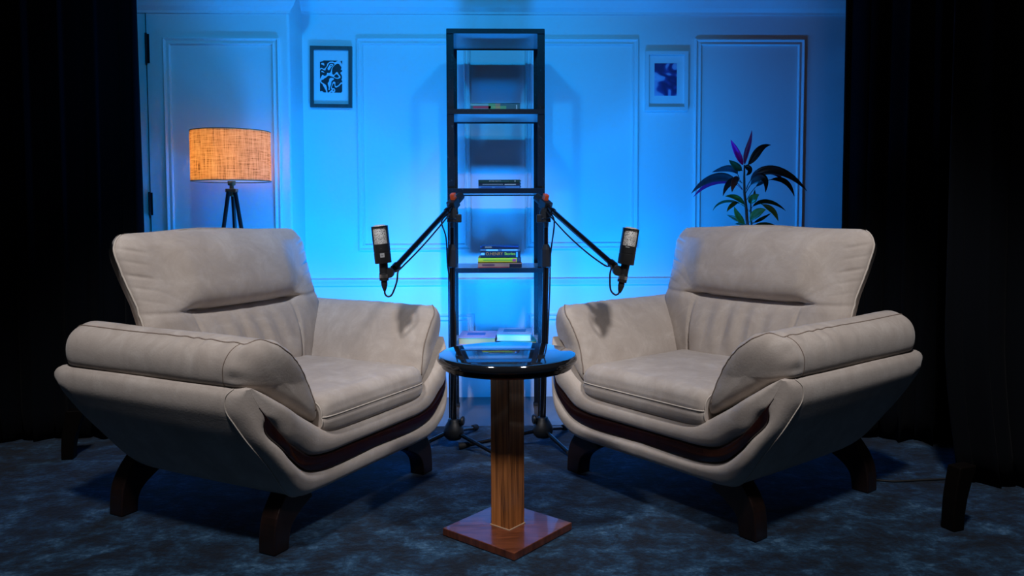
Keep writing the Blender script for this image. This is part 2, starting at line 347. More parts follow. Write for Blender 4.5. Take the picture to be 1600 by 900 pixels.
def outline_back(z):  # half width of the backrest at height z
    return float(np.interp(z, [.33, .42, .50, .58, .64, .70, .80, .88, .93], [.25, .295, .355, .398, .410, .410, .425, .435, .432]))
def edge_y(z): return float(np.interp(z, [.33, .44, .645, .78, .93], [-.10, -.135, -.185, -.245, -.300]))
def back_mesh(parent):
    nu, nv = 150, 150; z0, z1 = .34, .935; front = np.zeros((nu, nv, 3)); back = np.zeros((nu, nv, 3))
    r = np.random.RandomState(3); pin = [(.885, .9), (.80, 1.0), (.845, .5), (.76, .6), (.72, .4), (.905, .5)]
    def P(u, v):
        z = z0+(z1-z0)*v; w = outline_back(z); 
        # rounded top corners
        if v > 0.87: w -= 0.058*(1-math.sqrt(max(0, 1-((v-0.87)/0.13)**2)))
        x = u*w; zt = z
        if v > 0.5: zt = z+(0.010*(1-u*u)-0.004)*(v-0.5)*2+0.003*math.sin(u*5+1)*(v-0.5)*2
        eb = (1-abs(u)**5)**0.5                          # side fall-off
        zc = 0.664+0.020*abs(u)**2.5-0.012*u*0            # crease height
        ta = (zt-zc)/(0.935-zc); tb = (zc-zt)/(zc-0.34)
        if ta >= 0: lob = 0.092*max(0.0, 1-abs(2*min(1, ta)-1)**2.6)**0.55
        else: lob = 0.075*max(0.0, 1-abs(2*min(1, tb*0.86)-1)**2.2)**0.6
        cr = 1.0 if abs(u) < 0.50 else max(0.0, 1-(abs(u)-0.50)/0.26)
        cr = cr*cr*(3-2*cr)
        flat = 0.060 if ta >= 0 else 0.0595
        lobf = lob*cr+flat*(1-cr)*min(1, (1-min(1, max(0, ta)))*6)**0.5
        y = lobf*eb
        # shallow side crease running out from the deep one
        if abs(u) >= 0.40:
            zs = zc-0.010*(abs(u)-0.5)/0.5
            y -= 0.0055*math.exp(-((zt-zs)/0.008)**2)*min(1, (abs(u)-0.40)/0.15)*(1-0.4*abs(u))*1.2
        # curved darts in the lower half
        if ta < 0:
            xd = 0.235-0.05*tb**1.5; s = x
            for sg in (-1, 1):
                y -= 0.011*math.exp(-((x-sg*xd)/0.006)**2)*min(1, tb*6)
            y += 0.006*math.sin(x*75+tb*2.0)*math.sin(min(1, tb*1.6)*math.pi)*math.exp(-(x/0.17)**4)
            y -= 0.004*math.exp(-((x-0.04-0.02*tb)/0.006)**2)*math.exp(-((tb-0.35)/0.25)**2)
            y -= 0.004*math.exp(-((x+0.07+0.02*tb)/0.006)**2)*math.exp(-((tb-0.40)/0.25)**2)
        # fan wrinkles at crease ends
        for sg in (-1, 1):
            du = sg*u-0.52
            if 0 < du < 0.4:
                for k, sl in enumerate((0.22, 0.40)):
                    y -= 0.0012*math.exp(-(((zt-zc)-sl*du)/0.006)**2)*math.sin(du/0.4*math.pi)
        # pinches along the piped side
        e = max(0.0, (abs(u)-0.80)/0.20)
        if e > 0:
            for zz, a in pin: y -= 0.007*a*math.exp(-((zt-zz+0.02*(1-e))/0.006)**2)*e*(1.15-e)*2
        return x, edge_y(z)+y, zt
    us = np.sin(np.linspace(-1, 1, nu)*math.pi/2*0.96)/math.sin(math.pi/2*0.96)
    for i, u in enumerate(us):
        for j in range(nv):
            v = j/(nv-1); x, y, z = P(u, v); front[i, j] = (x, y, z)
            zz = z0+(z1-z0)*v; th = 0.042+0.07*(1-abs(u)**3)*min(1, 0.35+1.2*math.sin(math.pi*min(1, v*0.97)))
            if v > 0.85: th *= max(0.4, 1-(v-0.85)/0.15*0.5)
            back[i, j] = (x*0.985, edge_y(zz)-th, z)
    rows = []
    for i in range(nu): rows.append(list(front[i])+list(back[i][::-1]))
    mb = MB(); mb.grid(np.array(rows), cv=True, cap=True)
    o = mb.make('backrest', FAB, parent, auto=75)
    for sg in (0, nu-1):
        pts = [tuple(front[sg, j]+np.array([0.0015*(1 if sg else -1), 0.001, 0])) for j in range(10, nv, 2)]
        pipe('piping', pts, 0.0030, PIPE_L, o)
    return o
ARM_P = [(.275, .365), (.335, .402), (.405, .450), (.465, .489), (.503, .503), (.522, .524), (.526, .570), (.512, .606), (.480, .628), (.438, .637), (.395, .622), (.352, .580), (.314, .522), (.285, .455), (.268, .400)]
def arm_mesh(parent, sg):
    prof = closed_catmull(ARM_P, 90); ctr = np.array([.405, .51]); M = 96; rows = []
    yr, r0, r1 = -0.455, 0.085, 0.060
    def yf(x, z): return 0.437-0.31*max(0, x-.27)+0.16*max(0, z-0.50)
    L = 0.86; ts = []
    # denser stations at ends
    e0 = np.linspace(0, 1, 18)**1.8*r0; e1 = L-np.linspace(1, 0, 18)**1.8*r1
    ts = np.concatenate([e0, np.linspace(r0, L-r1, M-34)[1:-1], e1])
    def point(k, t):
        x, z = prof[k]; s = 1.0
        if t < r0: s = (1-((r0-t)/r0)**2.3)**(1/2.6) if t > 0 else 0
        if t > L-r1: s = (1-((t-(L-r1))/r1)**2.6)**(1/2.8) if t < L else 0
        px, pz = ctr+(np.array([x, z])-ctr)*max(s, 0.02)
        pz += 0.010*(1-t/L)*(1 if z > .5 else 0)*(z-.5)/.13
        y = yr+(yf(px, pz)-yr)*t/L
        # wrinkles across the seam near the front bend
        seam = math.exp(-(((x-.49)/.05)**2+((z-.60)/.05)**2))
        w = 0.0
        if t > L*0.45: w = 0.0034*seam*math.sin(t*95+1.3*math.sin(t*31))*min(1, (t/L-0.45)*4)
        front = max(0, (t-(L-r1*1.6))/(r1*1.6))
        ang = math.atan2(z-ctr[1], x-ctr[0])
        w += 0.004*front*math.sin(ang*17+0.8*math.sin(ang*5))*s**8
        w += 0.004*math.sin(t*9+x*12)*math.sin(z*14+t*5)*0.6*min(1, s)
        n = np.array([x, z])-ctr; n = n/np.linalg.norm(n)
        px += n[0]*w; pz += n[1]*w
        return (sg*px, y, pz)
    for t in ts: rows.append([point(k, t) for k in range(90)])
    mb = MB(); mb.grid(np.array(rows), cv=True, cap=True); o = mb.make('armrest', FAB, parent, smooth=True)
    # seam: along the outer top, round the front edge to the tip
    R = np.array(rows); cen = np.array([sg*ctr[0], 0, ctr[1]])
    kk = int(90*8/15); kt = 86
    it = [i for i, t in enumerate(ts) if r0*0.35 < t < L-r1*0.9]; ie = min(range(len(ts)), key=lambda i: abs(ts[i]-(L-r1*0.30)))
    i0 = it[-1]
    def at(k):
        w = min(1.0, (k-kk)/12.0); w = w*w*(3-2*w); fi = i0+(ie-i0)*w; a = int(fi); b = min(a+1, len(ts)-1); return R[a, k]*(1-(fi-a))+R[b, k]*(fi-a)
    path = [R[i, kk] for i in it]+[at(k) for k in range(kk+1, kt+1)]
    path = [tuple(p+np.array([0, 0.0006, 0.0004])) for p in path]
    pipe('piping', path, 0.0021, PIPE_D, o, n=6)
    im = int(len(ts)*0.80); path = [tuple(R[im, k]+np.array([sg*0.0002, 0.0, 0])) for k in range(27, kk+1)]
    pipe('seam', path, 0.0015, PIPE_D, o, n=6)
    return o
def seat_mesh(parent):
    nx, ny = 70, 80; X0 = .272; yr, yf = -0.20, 0.437; zb, zt = .328, .447
    def top(u, v):
        x = u*X0; e = (1-abs(u)**7)**0.30
        y = yr+(yf-yr)*v
        crown = 0.012*(1-u*u)*(1-(2*v-1)**2)
        return x, y, zt+crown+0.002*math.sin(x*22+y*9)*math.sin(y*17)
    # section loop around x axis : for each u -> loop of (y,z)
    rows = []
    for u in np.sin(np.linspace(-1, 1, nx)*math.pi/2*.97)/math.sin(math.pi/2*.97):
        e = (1-abs(u)**9)**0.35 if abs(u) < 1 else 0.0
        loop = []
        x = u*X0*(1.0)
        hz = (zt-zb)/2*(0.62+0.38*e); zc = (zt+zb)/2-0.004*(1-e); yy0, yy1 = yr, yf-0.022*(1-e)
        rr = 0.045
        N = 24
        for k in range(N+1):   # top from back to front
            q = k/N; y = yy0+(yy1-rr-yy0)*q; _, _, z = top(u, q); loop.append((x, y, zc+hz+(z-zt)*e))
        for k in range(1, 11):  # front top round
            a = k/10*math.pi/2; loop.append((x, yy1-rr+rr*math.sin(a), zc+hz-rr*0.9+rr*0.9*math.cos(a)))
        for k in range(1, 8):   # front face down, slight belly with a seam nip
            q = k/7; z = (zc+hz-rr*.9)*(1-q)+(zc-hz+0.012)*q; nip = 0.004*math.exp(-((z-.378)/.006)**2)
            loop.append((x, yy1+0.004*math.sin(q*math.pi)-nip, z))
        loop.append((x, yy1-0.010, zc-hz)); 
        for k in range(1, 6): loop.append((x, yy1-0.01+(yy0-yy1+.01)*k/5, zc-hz))
        rows.append(loop)
    mb = MB(); mb.grid(np.array(rows), cv=True, cap=True); o = mb.make('seat_cushion', FAB, parent, auto=70)
    R = np.array(rows)
    zp = 0.380
    path = []
    for i in range(1, nx-1):
        col = R[i]; seg = [p for p in col[30:44]]; j = min(range(30, 44), key=lambda k: abs(col[k][2]-zp)); path.append((col[j][0], max(col[j][1], col[j][1])+0.0015, zp))
    pipe('piping', path, 0.0022, PIPE_L, o)
    for i in (1, nx-2):
        sg = -1 if i == 1 else 1
        path = [tuple(p+np.array([sg*.001, .001, .0])) for p in R[i][22:43]]
        pipe('piping', path, 0.0020, PIPE_L, o)
    return o
def leg_mesh(parent, sx, sy):
    yc = sy*0.338 if sy > 0 else -0.325
    cen = [(.285, .172), (.318, .150), (.352, .122), (.378, .088), (.390, .050), (.394, .0)]
    hw = [.055, .050, .044, .038, .033, .031]
    P = catmull([(a, b, c) for (a, b), c in zip(cen, hw)], 16); rows = []
    for i, (x, z, h) in enumerate(P):
        a = P[min(i+1, 15)]-P[max(i-1, 0)]; a = a[:2]/np.linalg.norm(a[:2]); nx, nz = -a[1], a[0]
        if i >= 14: nx, nz = 1.0, 0.0
        rows.append([(sx*(x+nx*h*u), yc+0.031*v, max(0.0, z+nz*h*u)) for u, v in ((-1, -1), (-1, 1), (1, 1), (1, -1))])
    mb = MB(); mb.grid(np.array(rows), cv=True, cap=True); return mb.make('leg', LEGW, parent, bevel=0.004)
def make_chair(loc, rz, label):
    t = empty('armchair', loc, rz, label, 'armchair', None)
    body_mesh(t); trim_mesh(t); seat_mesh(t); back_mesh(t)
    for sg in (-1, 1): arm_mesh(t, sg)
    for sx in (-1, 1):
        for sy in (-1, 1): leg_mesh(t, sx, sy)
    # seams on the frame
    b = [c for c in t.children if c.name.startswith('upholstered_body')][0]
    I, A, B, O = (FULL[k] for k in 'IABO'); n = len(I)
    for sg in (-1, 1):
        idx = [i for i in range(n) if (O[i][0]*sg > 0.30)]
        path = [(O[i][0]+sg*0.0, ybase(O[i][0], O[i][1])-0.030, O[i][1]) for i in idx]
        ctr = [(I[i]+O[i])/2 for i in idx]
        path = [(p[0]+sg*0.0012 if p[2] > .17 else p[0], p[1], p[2]-(0.001 if p[2] < .3 else 0)) for p in path]
        pipe('seam', path, 0.0020, PIPE_L, b, n=6)
    return t
LC = Vector((-0.762, 2.790, 0)); RC = Vector((0.832, 2.854, 0))
chair_l = make_chair(LC, math.radians(-28.2-90), 'beige suede armchair on the left of the round table, facing right')
chair_r = make_chair(RC, math.radians(-143.5-90), 'beige suede armchair on the right of the round table, facing left')

# ---------------------------------------------------------------- pedestal table
TX, TY = 0.043, 2.405
t = empty('side_table', (TX, TY, 0), 0, 'small round black-topped pedestal table with a square wooden foot between the armchairs', 'table')
mb = MB(); mb.lathe([(0.0, .5635), (.203, .5635), (.210, .562), (.2155, .556), (.2175, .549), (.2155, .542), (.209, .537), (.200, .535), (0.0, .535)], n=96)
mb.make('table_top', TABLET, t, auto=35)
mb = MB(); mb.lathe([(0, .536), (.203, .536), (.203, .526), (.198, .521), (0, .521)], n=96); mb.make('apron_ring', BLKG, t, auto=35)
fa = math.radians(49.2-0)
Rz = Matrix.Rotation(fa, 3, 'Z')
mb = MB(); mb.box((0, 0, .272), (.0745, .0745, .500), rotz=fa); mb.make('post', POSTW, t, bevel=0.002)
mb = MB(); mb.box((0, -0.012, .0125), (.286, .286, .023), rotz=fa); mb.make('base_plate', BASEW, t, bevel=0.002)
mb = MB(); mb.box((0, 0, .0245), (.079, .079, .0035), rotz=fa); mb.make('glue_line', mat('pale wood filler', (.42, .30, .2), .7), t)

# ---------------------------------------------------------------- shelf
SX0 = on_y(698.6, 250, 3.71).x; SX1 = on_y(851.3, 250, 3.71).x; SYF, SYB = 3.71, 4.065
SCX = (SX0+SX1)/2; SW = SX1-SX0; SYC = (SYF+SYB)/2; STOP = wz(775, 45, SYF)
sh = empty('shelving_rack', (SCX, SYC, FZ), 0, 'tall narrow black steel rack of open shelves standing against the panelled wall', 'shelf')
PW = 0.034
for i, (sx, yy) in enumerate([(a, b) for a in (-1, 1) for b in (SYF, SYB)]):
    x = sx*(SW/2); sgn = 1 if yy == SYF else -1; y = yy-SYC
    mb = MB(); h = STOP-FZ
    # L-section angle: front flange + side flange
    mb.box((x-sx*PW/2, y+sgn*0.002, h/2+.0005), (PW, .004, h-.001)); mb.box((x-sx*.002, y+sgn*PW/2, h/2+.0005), (.004, PW, h-.001))
    o = mb.make('post', STEEL, sh, bevel=0.0008)
    if True:
        mb = MB(); mb.box((x-sx*PW*.45, y+sgn*.012, .006), (PW*1.3, .045, .011)); mb.make('foot_cap', RUBBER, o, bevel=.002)
BOARD = mat('grey laminate', (.34, .35, .37), .22, spec=.6)
def zf(py): return wz(775, py, SYF)
levels = [(zf(45), zf(52.7)), (zf(170.4), zf(178.5)), (zf(294.2), zf(302.5)), (zf(418.6), zf(426.3)), (zf(541), zf(549))]
BTOP = []
for zt, zb in levels:
    h = zt-zb; zc_ = (zt+zb)/2-FZ
    fr_ = MB()
    fr_.box((0, SYF-SYC-.003, zc_), (SW-.004, .005, h)); fr_.box((0, SYB-SYC+.003, zc_-.004), (SW-.004, .005, h))
    for sx in (-1, 1): fr_.box((sx*(SW/2-.0055), 0, zc_), (.004, SYB-SYF-.01, h))
    rail = fr_.make('shelf_rail', STEEL, sh, bevel=.0006)
    g = MB(); g.box((0, 0, zc_+.0005), (SW-.018, SYB-SYF-.004, h-.003)); g.make('shelf_board', BOARD, sh, bevel=.001)
    BTOP.append(zt-.0005)

# ---------------------------------------------------------------- books
def mcol(name, c, rough=0.45): return mat(name, c, rough)
PAPER = mat('book pages', (.72, .66, .55), .8); PAPERW = mat('white book pages', (.75, .72, .68), .8)
TXT = {}
def text_mesh(body, w, h, name, m, parent, loc, rot=(math.pi/2, 0, 0)):
    cu = bpy.data.curves.new(name, 'FONT'); cu.body = body; cu.size = 1; cu.align_x = 'LEFT'; cu.fill_mode = 'FRONT'
    o = bpy.data.objects.new(name, cu); me = bpy.data.meshes.new_from_object(o); bpy.data.objects.remove(o)
    co = np.array([v.co[:] for v in me.vertices]); mn, mx_ = co.min(0), co.max(0)
    for v in me.vertices:
        v.co.x = (v.co.x-mn[0])/(mx_[0]-mn[0])*w; v.co.y = (v.co.y-mn[1])/(mx_[1]-mn[1])*h
    q = add_obj(name, me, m, parent, smooth=False); q.location = loc; q.rotation_euler = rot; return q
def book(x0, x1, z0, th, yfront, depth, cover, label, rz=0.0, pages=PAPERW, left_pages=False, marks=(), group=None, cover_top=None):
    w = x1-x0; cx = (x0+x1)/2; cy = yfront+depth/2
    t = empty('book', (cx, cy, z0), rz, label, 'book', group)
    ct = 0.0016 if th > .008 else .0010
    mb = MB(); mb.box((0, 0, th-ct/2), (w, depth, ct)); mb.box((0, 0, ct/2), (w, depth, ct)); mb.box((0, -depth/2+ct/2, th/2), (w, ct, th)); mb.make('cover', cover, t)
    mb = MB(); mb.box((0, .002, th/2), (w-.006, depth-.006, th-2*ct)); mb.make('page_block', pages, t)
    for m in marks:
        if m[0] == 'box':
            _, a, b, c, d, mm = m; k = MB(); k.box((-w/2+(a+b)/2*w, -depth/2-.0004, (c+d)/2*th), ((b-a)*w, .0008, (d-c)*th)); k.make('spine_mark', mm, t)
        else:
            _, s, a, b, c, d, mm = m; text_mesh(s, (b-a)*w, (d-c)*th, 'spine_lettering', mm, t, (-w/2+a*w, -depth/2-.0009, c*th))
    return t
WHT = mcol('white ink', (.75, .75, .72)); RED = mcol('red ink', (.65, .03, .08)); YEL = mcol('yellow ink', (.75, .65, .08)); ORI = mcol('orange ink', (1.0, .16, .02))
LIME = mcol('lime ink', (.75, .55, .02)); DRK = mcol('dark ink', (.04, .03, .03)); PNK = mcol('pink ink', (.62, .35, .38)); GRN = mcol('green ink', (.12, .42, .16)); TEALI = mcol('pale teal ink', (.2, .5, .48))
YB = SYF+0.03
def bx(px, Y=YB): return on_y(px, 300, Y).x
def bh(n, Y=YB): return n/F_PX*Y
z = BTOP[1]
book(bx(736), bx(813), z, bh(10.5), YB, .20, mcol('teal patterned cover', (.02, .15, .16)), 'single teal paperback with red and yellow spine lettering on the topmost stocked shelf', marks=[
    ('box', .0, .36, .62, .95, TEALI), ('box', .36, .50, .15, .95, GRN), ('box', .50, .60, .15, .95, mcol('tan ink', (.5, .28, .15))), ('box', .60, .72, .1, .6, GRN), ('box', .02, .4, .02, .2, TEALI), ('box', .05, .41, .22, .58, RED), ('text', 'THE CLASSIC', .44, .60, .3, .55, YEL), ('box', .92, .94, .1, .75, WHT)])
G2 = 'books stacked on the second stocked shelf'
z = BTOP[2]; h1 = bh(4.3)
for i, (cov, lab, mk, off) in enumerate([(mcol('sky blue cover', (.10, .32, .70)), 'light blue book at the bottom of the three-book stack below the teal paperback', [('box', .07, .33, .3, .7, mcol('blue ink', (.02, .12, .45))), ('box', .4, .66, .3, .7, mcol('blue ink two', (.02, .12, .45)))], 0.0),
                                  (mcol('navy cover', (.01, .03, .07)), 'navy book in the middle of the three-book stack, with a white bar on its spine', [('box', .1, .6, .35, .65, mcol('grey ink', (.3, .36, .4))), ('box', .64, .91, .3, .6, WHT)], .0),
                                  (mcol('dark green cover', (.005, .06, .05)), 'dark green book on top of the three-book stack, white title on its spine', [('text', 'the long expedition', .26, .55, .35, .8, WHT), ('box', .55, .74, .4, .6, mcol('soft green ink', (.06, .2, .17))), ('box', .88, .90, .3, .8, WHT)], .0)]):
    book(bx(749.5+off), bx(814), z+i*(h1+.0003), h1*(1.15 if i == 2 else 1), YB, .15, cov, lab, rz=math.radians(-5), marks=mk)
z = BTOP[3]
book(bx(746), bx(815), z, bh(7.6), YB, .19, mcol('peach cover', (.55, .33, .27)), 'pink and peach paperback at the bottom of the tallest book stack', marks=[('box', .1, .38, .35, .7, mcol('mauve ink', (.22, .1, .18))), ('box', .72, 1.0, .05, .75, mcol('midnight ink', (.01, .02, .06))), ('box', .0, .72, .02, .12, RED)])
z += bh(7.6)+.0004
book(bx(746.5), bx(814), z, bh(7.8), YB, .19, mcol('yellow cover', (.85, .42, .005)), 'bright yellow paperback second from the bottom of the tallest book stack', marks=[('box', .12, .80, .38, .60, mcol('ochre ink', (.36, .28, .01))), ('box', .80, .88, .2, .75, RED), ('box', .90, 1.0, .0, 1.0, DRK)])
z += bh(7.8)+.0004
book(bx(750), bx(812.5), z, bh(9.5), YB, .18, mcol('black cover', (.008, .008, .012)), 'black paperback with orange lettering in the tallest book stack', rz=math.radians(1), marks=[('text', "O.HENRY", .13, .56, .38, .88, ORI), ('text', 'Stories', .60, .87, .42, .88, LIME), ('box', .01, .10, .4, .8, mcol('grey ink two', (.35, .38, .42))), ('box', .89, .93, .05, .9, mcol('blue strip', (.12, .3, .6)))])
z += bh(9.5)+.0004
book(bx(750.5), bx(812), z, bh(4.2), YB, .18, mcol('mottled grey cover', (.10, .09, .10)), 'thin mottled grey paperback second from the top of the tallest book stack', rz=math.radians(-1), marks=[('box', .15, .45, .2, .8, mcol('stone ink', (.42, .38, .33))), ('box', .55, .95, .3, .8, mcol('stone ink two', (.35, .33, .28)))])
z += bh(4.2)+.0004
book(bx(751.5), bx(811.5), z, bh(4.0), YB+.01, .17, mcol('deep blue cover', (.01, .05, .16)), 'thin dark blue book on top of the tallest book stack', rz=math.radians(-3), marks=[('box', .12, .3, .2, .8, mcol('pale ink', (.4, .45, .45)))])
# lowest visible shelf: four books
z = BTOP[4]; ys = SYF+.05
k = bh(1, ys)
PINKC = mcol('pink and white cover', (.55, .30, .42)); ORP = mat('orange tinted pages', (.72, .38, .12), .8)
bk = book(bx(716, ys), bx(775, ys), z, k*11, ys, .22, PINKC, 'pale pink-covered paperback with orange page edges lying at left on the lowest shelf', rz=math.radians(-3), pages=ORP)
mb = MB(); mb.box((-.01, .01, k*11+.0003), (.09, .08, .0006)); mb.make('cover_print', mcol('indigo cover print', (.06, .10, .32)), bk)
bk = book(bx(779, ys+.02), bx(836, ys+.02), z, k*5, ys+.0, .21, mcol('green cover', (.03, .30, .14)), 'green paperback under the thick white-covered book on the lowest shelf', rz=math.radians(4), pages=ORP)
bk = book(bx(777, ys), bx(832, ys), z+k*5+.0004, k*10.5, ys+.005, .21, mcol('pale blue cover', (.40, .45, .52)), 'thick pale blue-covered book lying at right on the lowest shelf', rz=math.radians(-4), pages=PAPERW)
mb = MB(); mb.box((0, .02, k*10.5+.0003), (.11, .09, .0006)); mb.make('cover_print', mcol('slate cover print', (.05, .12, .22)), bk)
# let the page edges face front on the two right/left books: remove front spine boards
for o in [o for o in bpy.data.objects if o.name.startswith('cover') and o.parent and ('orange page' in o.parent.get('label', '') or 'lowest shelf' in o.parent.get('label', ''))]:
    bm = bmesh.new(); bm.from_mesh(o.data); bm.verts.ensure_lookup_table()
    if len(bm.verts) == 24:
        ymin = min(v.co.y for v in bm.verts)
        for v in list(bm.verts)[16:24]: v.co.y = -v.co.y
        bm.to_mesh(o.data)
    bm.free()

# ---------------------------------------------------------------- floor lamp
lp = on_y(361, 245, 3.74); zb_ = on_y(361, 283.5, 3.74-.0).z; zt_ = on_y(361, 206, 3.74).z
LR = 59/F_PX*3.74
lamp = empty('floor_lamp', (lp.x, 3.74, FZ), 0, 'tripod floor lamp with a glowing linen drum shade behind the left armchair', 'lamp')
SHADE = bpy.data.materials.new('linen lampshade'); SHADE.use_nodes = True
t_ = NT(SHADE); nt = SHADE.node_tree; outn = nt.nodes['Material Output']
v1 = t_.coord((3, 3, 60)); n1 = t_.noise(v1, 4, 5, .7); v2 = t_.coord((40, 40, 2.5)); n2 = t_.noise(v2, 4, 5, .7)
mm = t_.add('Math', operation='ADD'); t_.link(n1, mm.inputs[0]); t_.link(n2, mm.inputs[1])
colr = t_.ramp(mm.outputs[0], [(0.0, (.05, .02, .006)), (0.5, (.05, .02, .006)), (0.58, (.50, .33, .17)), (0.72, (.80, .60, .38))])
# ramp works on 0..1: rescale the sum
mr = t_.add('MapRange'); t_.link(mm.outputs[0], mr.inputs[0]); mr.inputs[1].default_value = .72; mr.inputs[2].default_value = 1.25
colr = t_.ramp(mr.outputs[0], [(0.10, (.22, .12, .05)), (0.38, (.75, .52, .28)), (0.9, (.97, .80, .55))])
df = t_.add('BsdfDiffuse'); tl = t_.add('BsdfTranslucent'); ms = t_.add('MixShader'); ms.inputs[0].default_value = .8
t_.link(colr, df.inputs[0]); t_.link(colr, tl.inputs[0]); t_.link(df.outputs[0], ms.inputs[1]); t_.link(tl.outputs[0], ms.inputs[2])
nt.nodes.remove(nt.nodes['Principled BSDF']); nt.links.new(ms.outputs[0], outn.inputs['Surface'])
a0, a1 = zb_-FZ, zt_-FZ
P = [[(r*math.cos(k*2*math.pi/96), r*math.sin(k*2*math.pi/96), z) for k in range(96)] for r, z in ((LR, a0), (LR, a0+.01), (LR, (a0+a1)/2), (LR, a1-.01), (LR, a1), (LR-.002, a1), (LR-.002, (a0+a1)/2), (LR-.002, a0))]
mb = MB(); mb.grid(np.array(P), cu=True, cv=True); shade = mb.make('lamp_shade', SHADE, lamp, auto=50)
for zz in (a0, a1):
    mb = MB(); mb.tube([((LR-.001)*math.cos(k*2*math.pi/96), (LR-.001)*math.sin(k*2*math.pi/96), zz) for k in range(96)], .0022, 6, True)
    mb.make('shade_rim', mcol('shade edge tape', (.25, .13, .06)), shade, smooth=True)
mb = MB(); 
for k in range(3):
    a = k*2.094+.5; mb.tube([(0, 0, a0+.03), (LR*math.cos(a)*.98, LR*math.sin(a)*.98, a0+.004)], .0018, 6)
mb.make('shade_spider', SILVER, lamp)
mb = MB(); mb.lathe([(0, a0-.035), (.010, a0-.035), (.010, a0-.020), (.017, a0-.018), (.019, a0-.004), (.016, a0+.02), (.019, a0+.022), (.019, a0+.05), (0, a0+.05)]); mb.make('socket', BRASS, lamp, auto=40)
DIFF = bpy.data.materials.new('white lamp diffuser'); DIFF.use_nodes = True; _n = DIFF.node_tree; _n.nodes.remove(_n.nodes['Principled BSDF'])
_t = _n.nodes.new('ShaderNodeBsdfTranslucent'); _t.inputs[0].default_value = (.75, .72, .66, 1); _d = _n.nodes.new('ShaderNodeBsdfDiffuse'); _d.inputs[0].default_value = (.8, .78, .72, 1)
_m = _n.nodes.new('ShaderNodeMixShader'); _m.inputs[0].default_value = .35; _n.links.new(_d.outputs[0], _m.inputs[1]); _n.links.new(_t.outputs[0], _m.inputs[2]); _n.links.new(_m.outputs[0], _n.nodes['Material Output'].inputs['Surface'])
for _z, _nm in ((a0+.003, 'bottom_diffuser'), (a1-.003, 'added_top_light_cap')):  # upper disc is an unseen addition that keeps bulb light off the wall
    mb = MB(); mb.lathe([(.021, _z-.001), (LR-.003, _z-.001), (LR-.003, _z+.001), (.021, _z+.001), (.021, _z-.001)], n=64); mb.make(_nm, DIFF, lamp, auto=40)
BULB = mat('glowing bulb', (1, .9, .7), .3, emit=(1, .62, .28), estr=6)
mb = MB(); mb.lathe([(0, a0+.05), (.012, a0+.052), (.016, a0+.07), (.028, a0+.095), (.030, a0+.112), (.022, a0+.135), (0, a0+.143)], n=24); mb.make('bulb', BULB, lamp, smooth=True)
mb = MB(); mb.box((0, 0, a0-.043), (.05, .04, .018)); mb.lathe([(0, a0-.07), (.012, a0-.07), (.012, a0-.05), (0, a0-.05)]); mb.make('tripod_head', BRASS, lamp, bevel=.003)
for k, (dx, dy) in enumerate([(-.13, -.16), (.20, -.06), (-.02, .20)]):
    a = math.atan2(dy, dx); mb = MB(); mb.tube([(.018*math.cos(a), .018*math.sin(a), a0-.048), (dx, dy, .003)], [.0095, .0085], 12); mb.make('leg', BLACKW, lamp, auto=40)
bl = bpy.data.lights.new('bulb_light', 'POINT'); bl.energy = 13; bl.color = (1, .60, .24); bl.shadow_soft_size = .03
bo = bpy.data.objects.new('bulb_light', bl); C.objects.link(bo); bo.location = (lp.x, 3.74, zb_+.09)

# ---------------------------------------------------------------- pictures
def picture(px0, px1, py0, py1, fw_px, art, artm, fm, label, tilt=0.0, depth=.022):
    a = on_y(px0, py0, WY); b = on_y(px1, py1, WY); s = (b.x-a.x)/(px1-px0)
    cx, cz = (a.x+b.x)/2, (a.z+b.z)/2; w, h = b.x-a.x, a.z-b.z; f = fw_px*s
    t = empty('framed_picture', (cx, WY, cz), 0, label, 'picture'); t.rotation_euler = (0, tilt, 0)
    pr = [(0, 0), (0, depth), (f, depth), (f, .006), (f, 0)]; P = []
    for sx, sz in ((-1, -1), (1, -1), (1, 1), (-1, 1)): P.append([(sx*(w/2-d), -hh, sz*(h/2-d)) for d, hh in pr])
    mb = MB(); mb.grid(np.array(P), cu=True, cv=False); mb.make('frame', fm, t, bevel=.0)
    mb = MB(); mb.box((0, -.004, 0), (w-2*f+.002, .006, h-2*f+.002)); mb.make('mat_board', mcol('white mat board', (.72, .74, .76), .3), t)
    ax0, ax1, ay0, ay1 = art; A = on_y(ax0, ay0, WY); B = on_y(ax1, ay1, WY)
    mb = MB(); mb.box(((A.x+B.x)/2-cx, -.0078, (A.z+B.z)/2-cz), (B.x-A.x, .0012, A.z-B.z)); mb.make('print', artm, t)
    return t
def m_wave(name, c1, c2, scale, dist, stops, loc=(0, 0, 0), mult=30.0):
    m = mat(name, c1, .4); t = NT(m); c = t.add('TexCoord'); mp = t.add('Mapping'); mp.inputs['Location'].default_value = loc; t.link(c.outputs['Object'], mp.inputs['Vector'])
    n = t.noise(mp.outputs[0], scale, 0.5, .3, dist)
    mu = t.add('Math', operation='MULTIPLY'); t.link(n, mu.inputs[0]); mu.inputs[1].default_value = mult
    sn = t.add('Math', operation='SINE'); t.link(mu.outputs[0], sn.inputs[0])
    mr = t.add('MapRange'); t.link(sn.outputs[0], mr.inputs[0]); mr.inputs[1].default_value = -1; mr.inputs[2].default_value = 1
    t.link(t.ramp(mr.outputs[0], stops, 'LINEAR'), t.b.inputs['Base Color']); return m
ART1 = m_wave('black and white swirls', (0, 0, 0), (1, 1, 1), 22, .5, [(.0, (.01, .015, .02)), (.60, (.01, .015, .02)), (.66, (.6, .66, .72)), (1, (.6, .66, .72))])
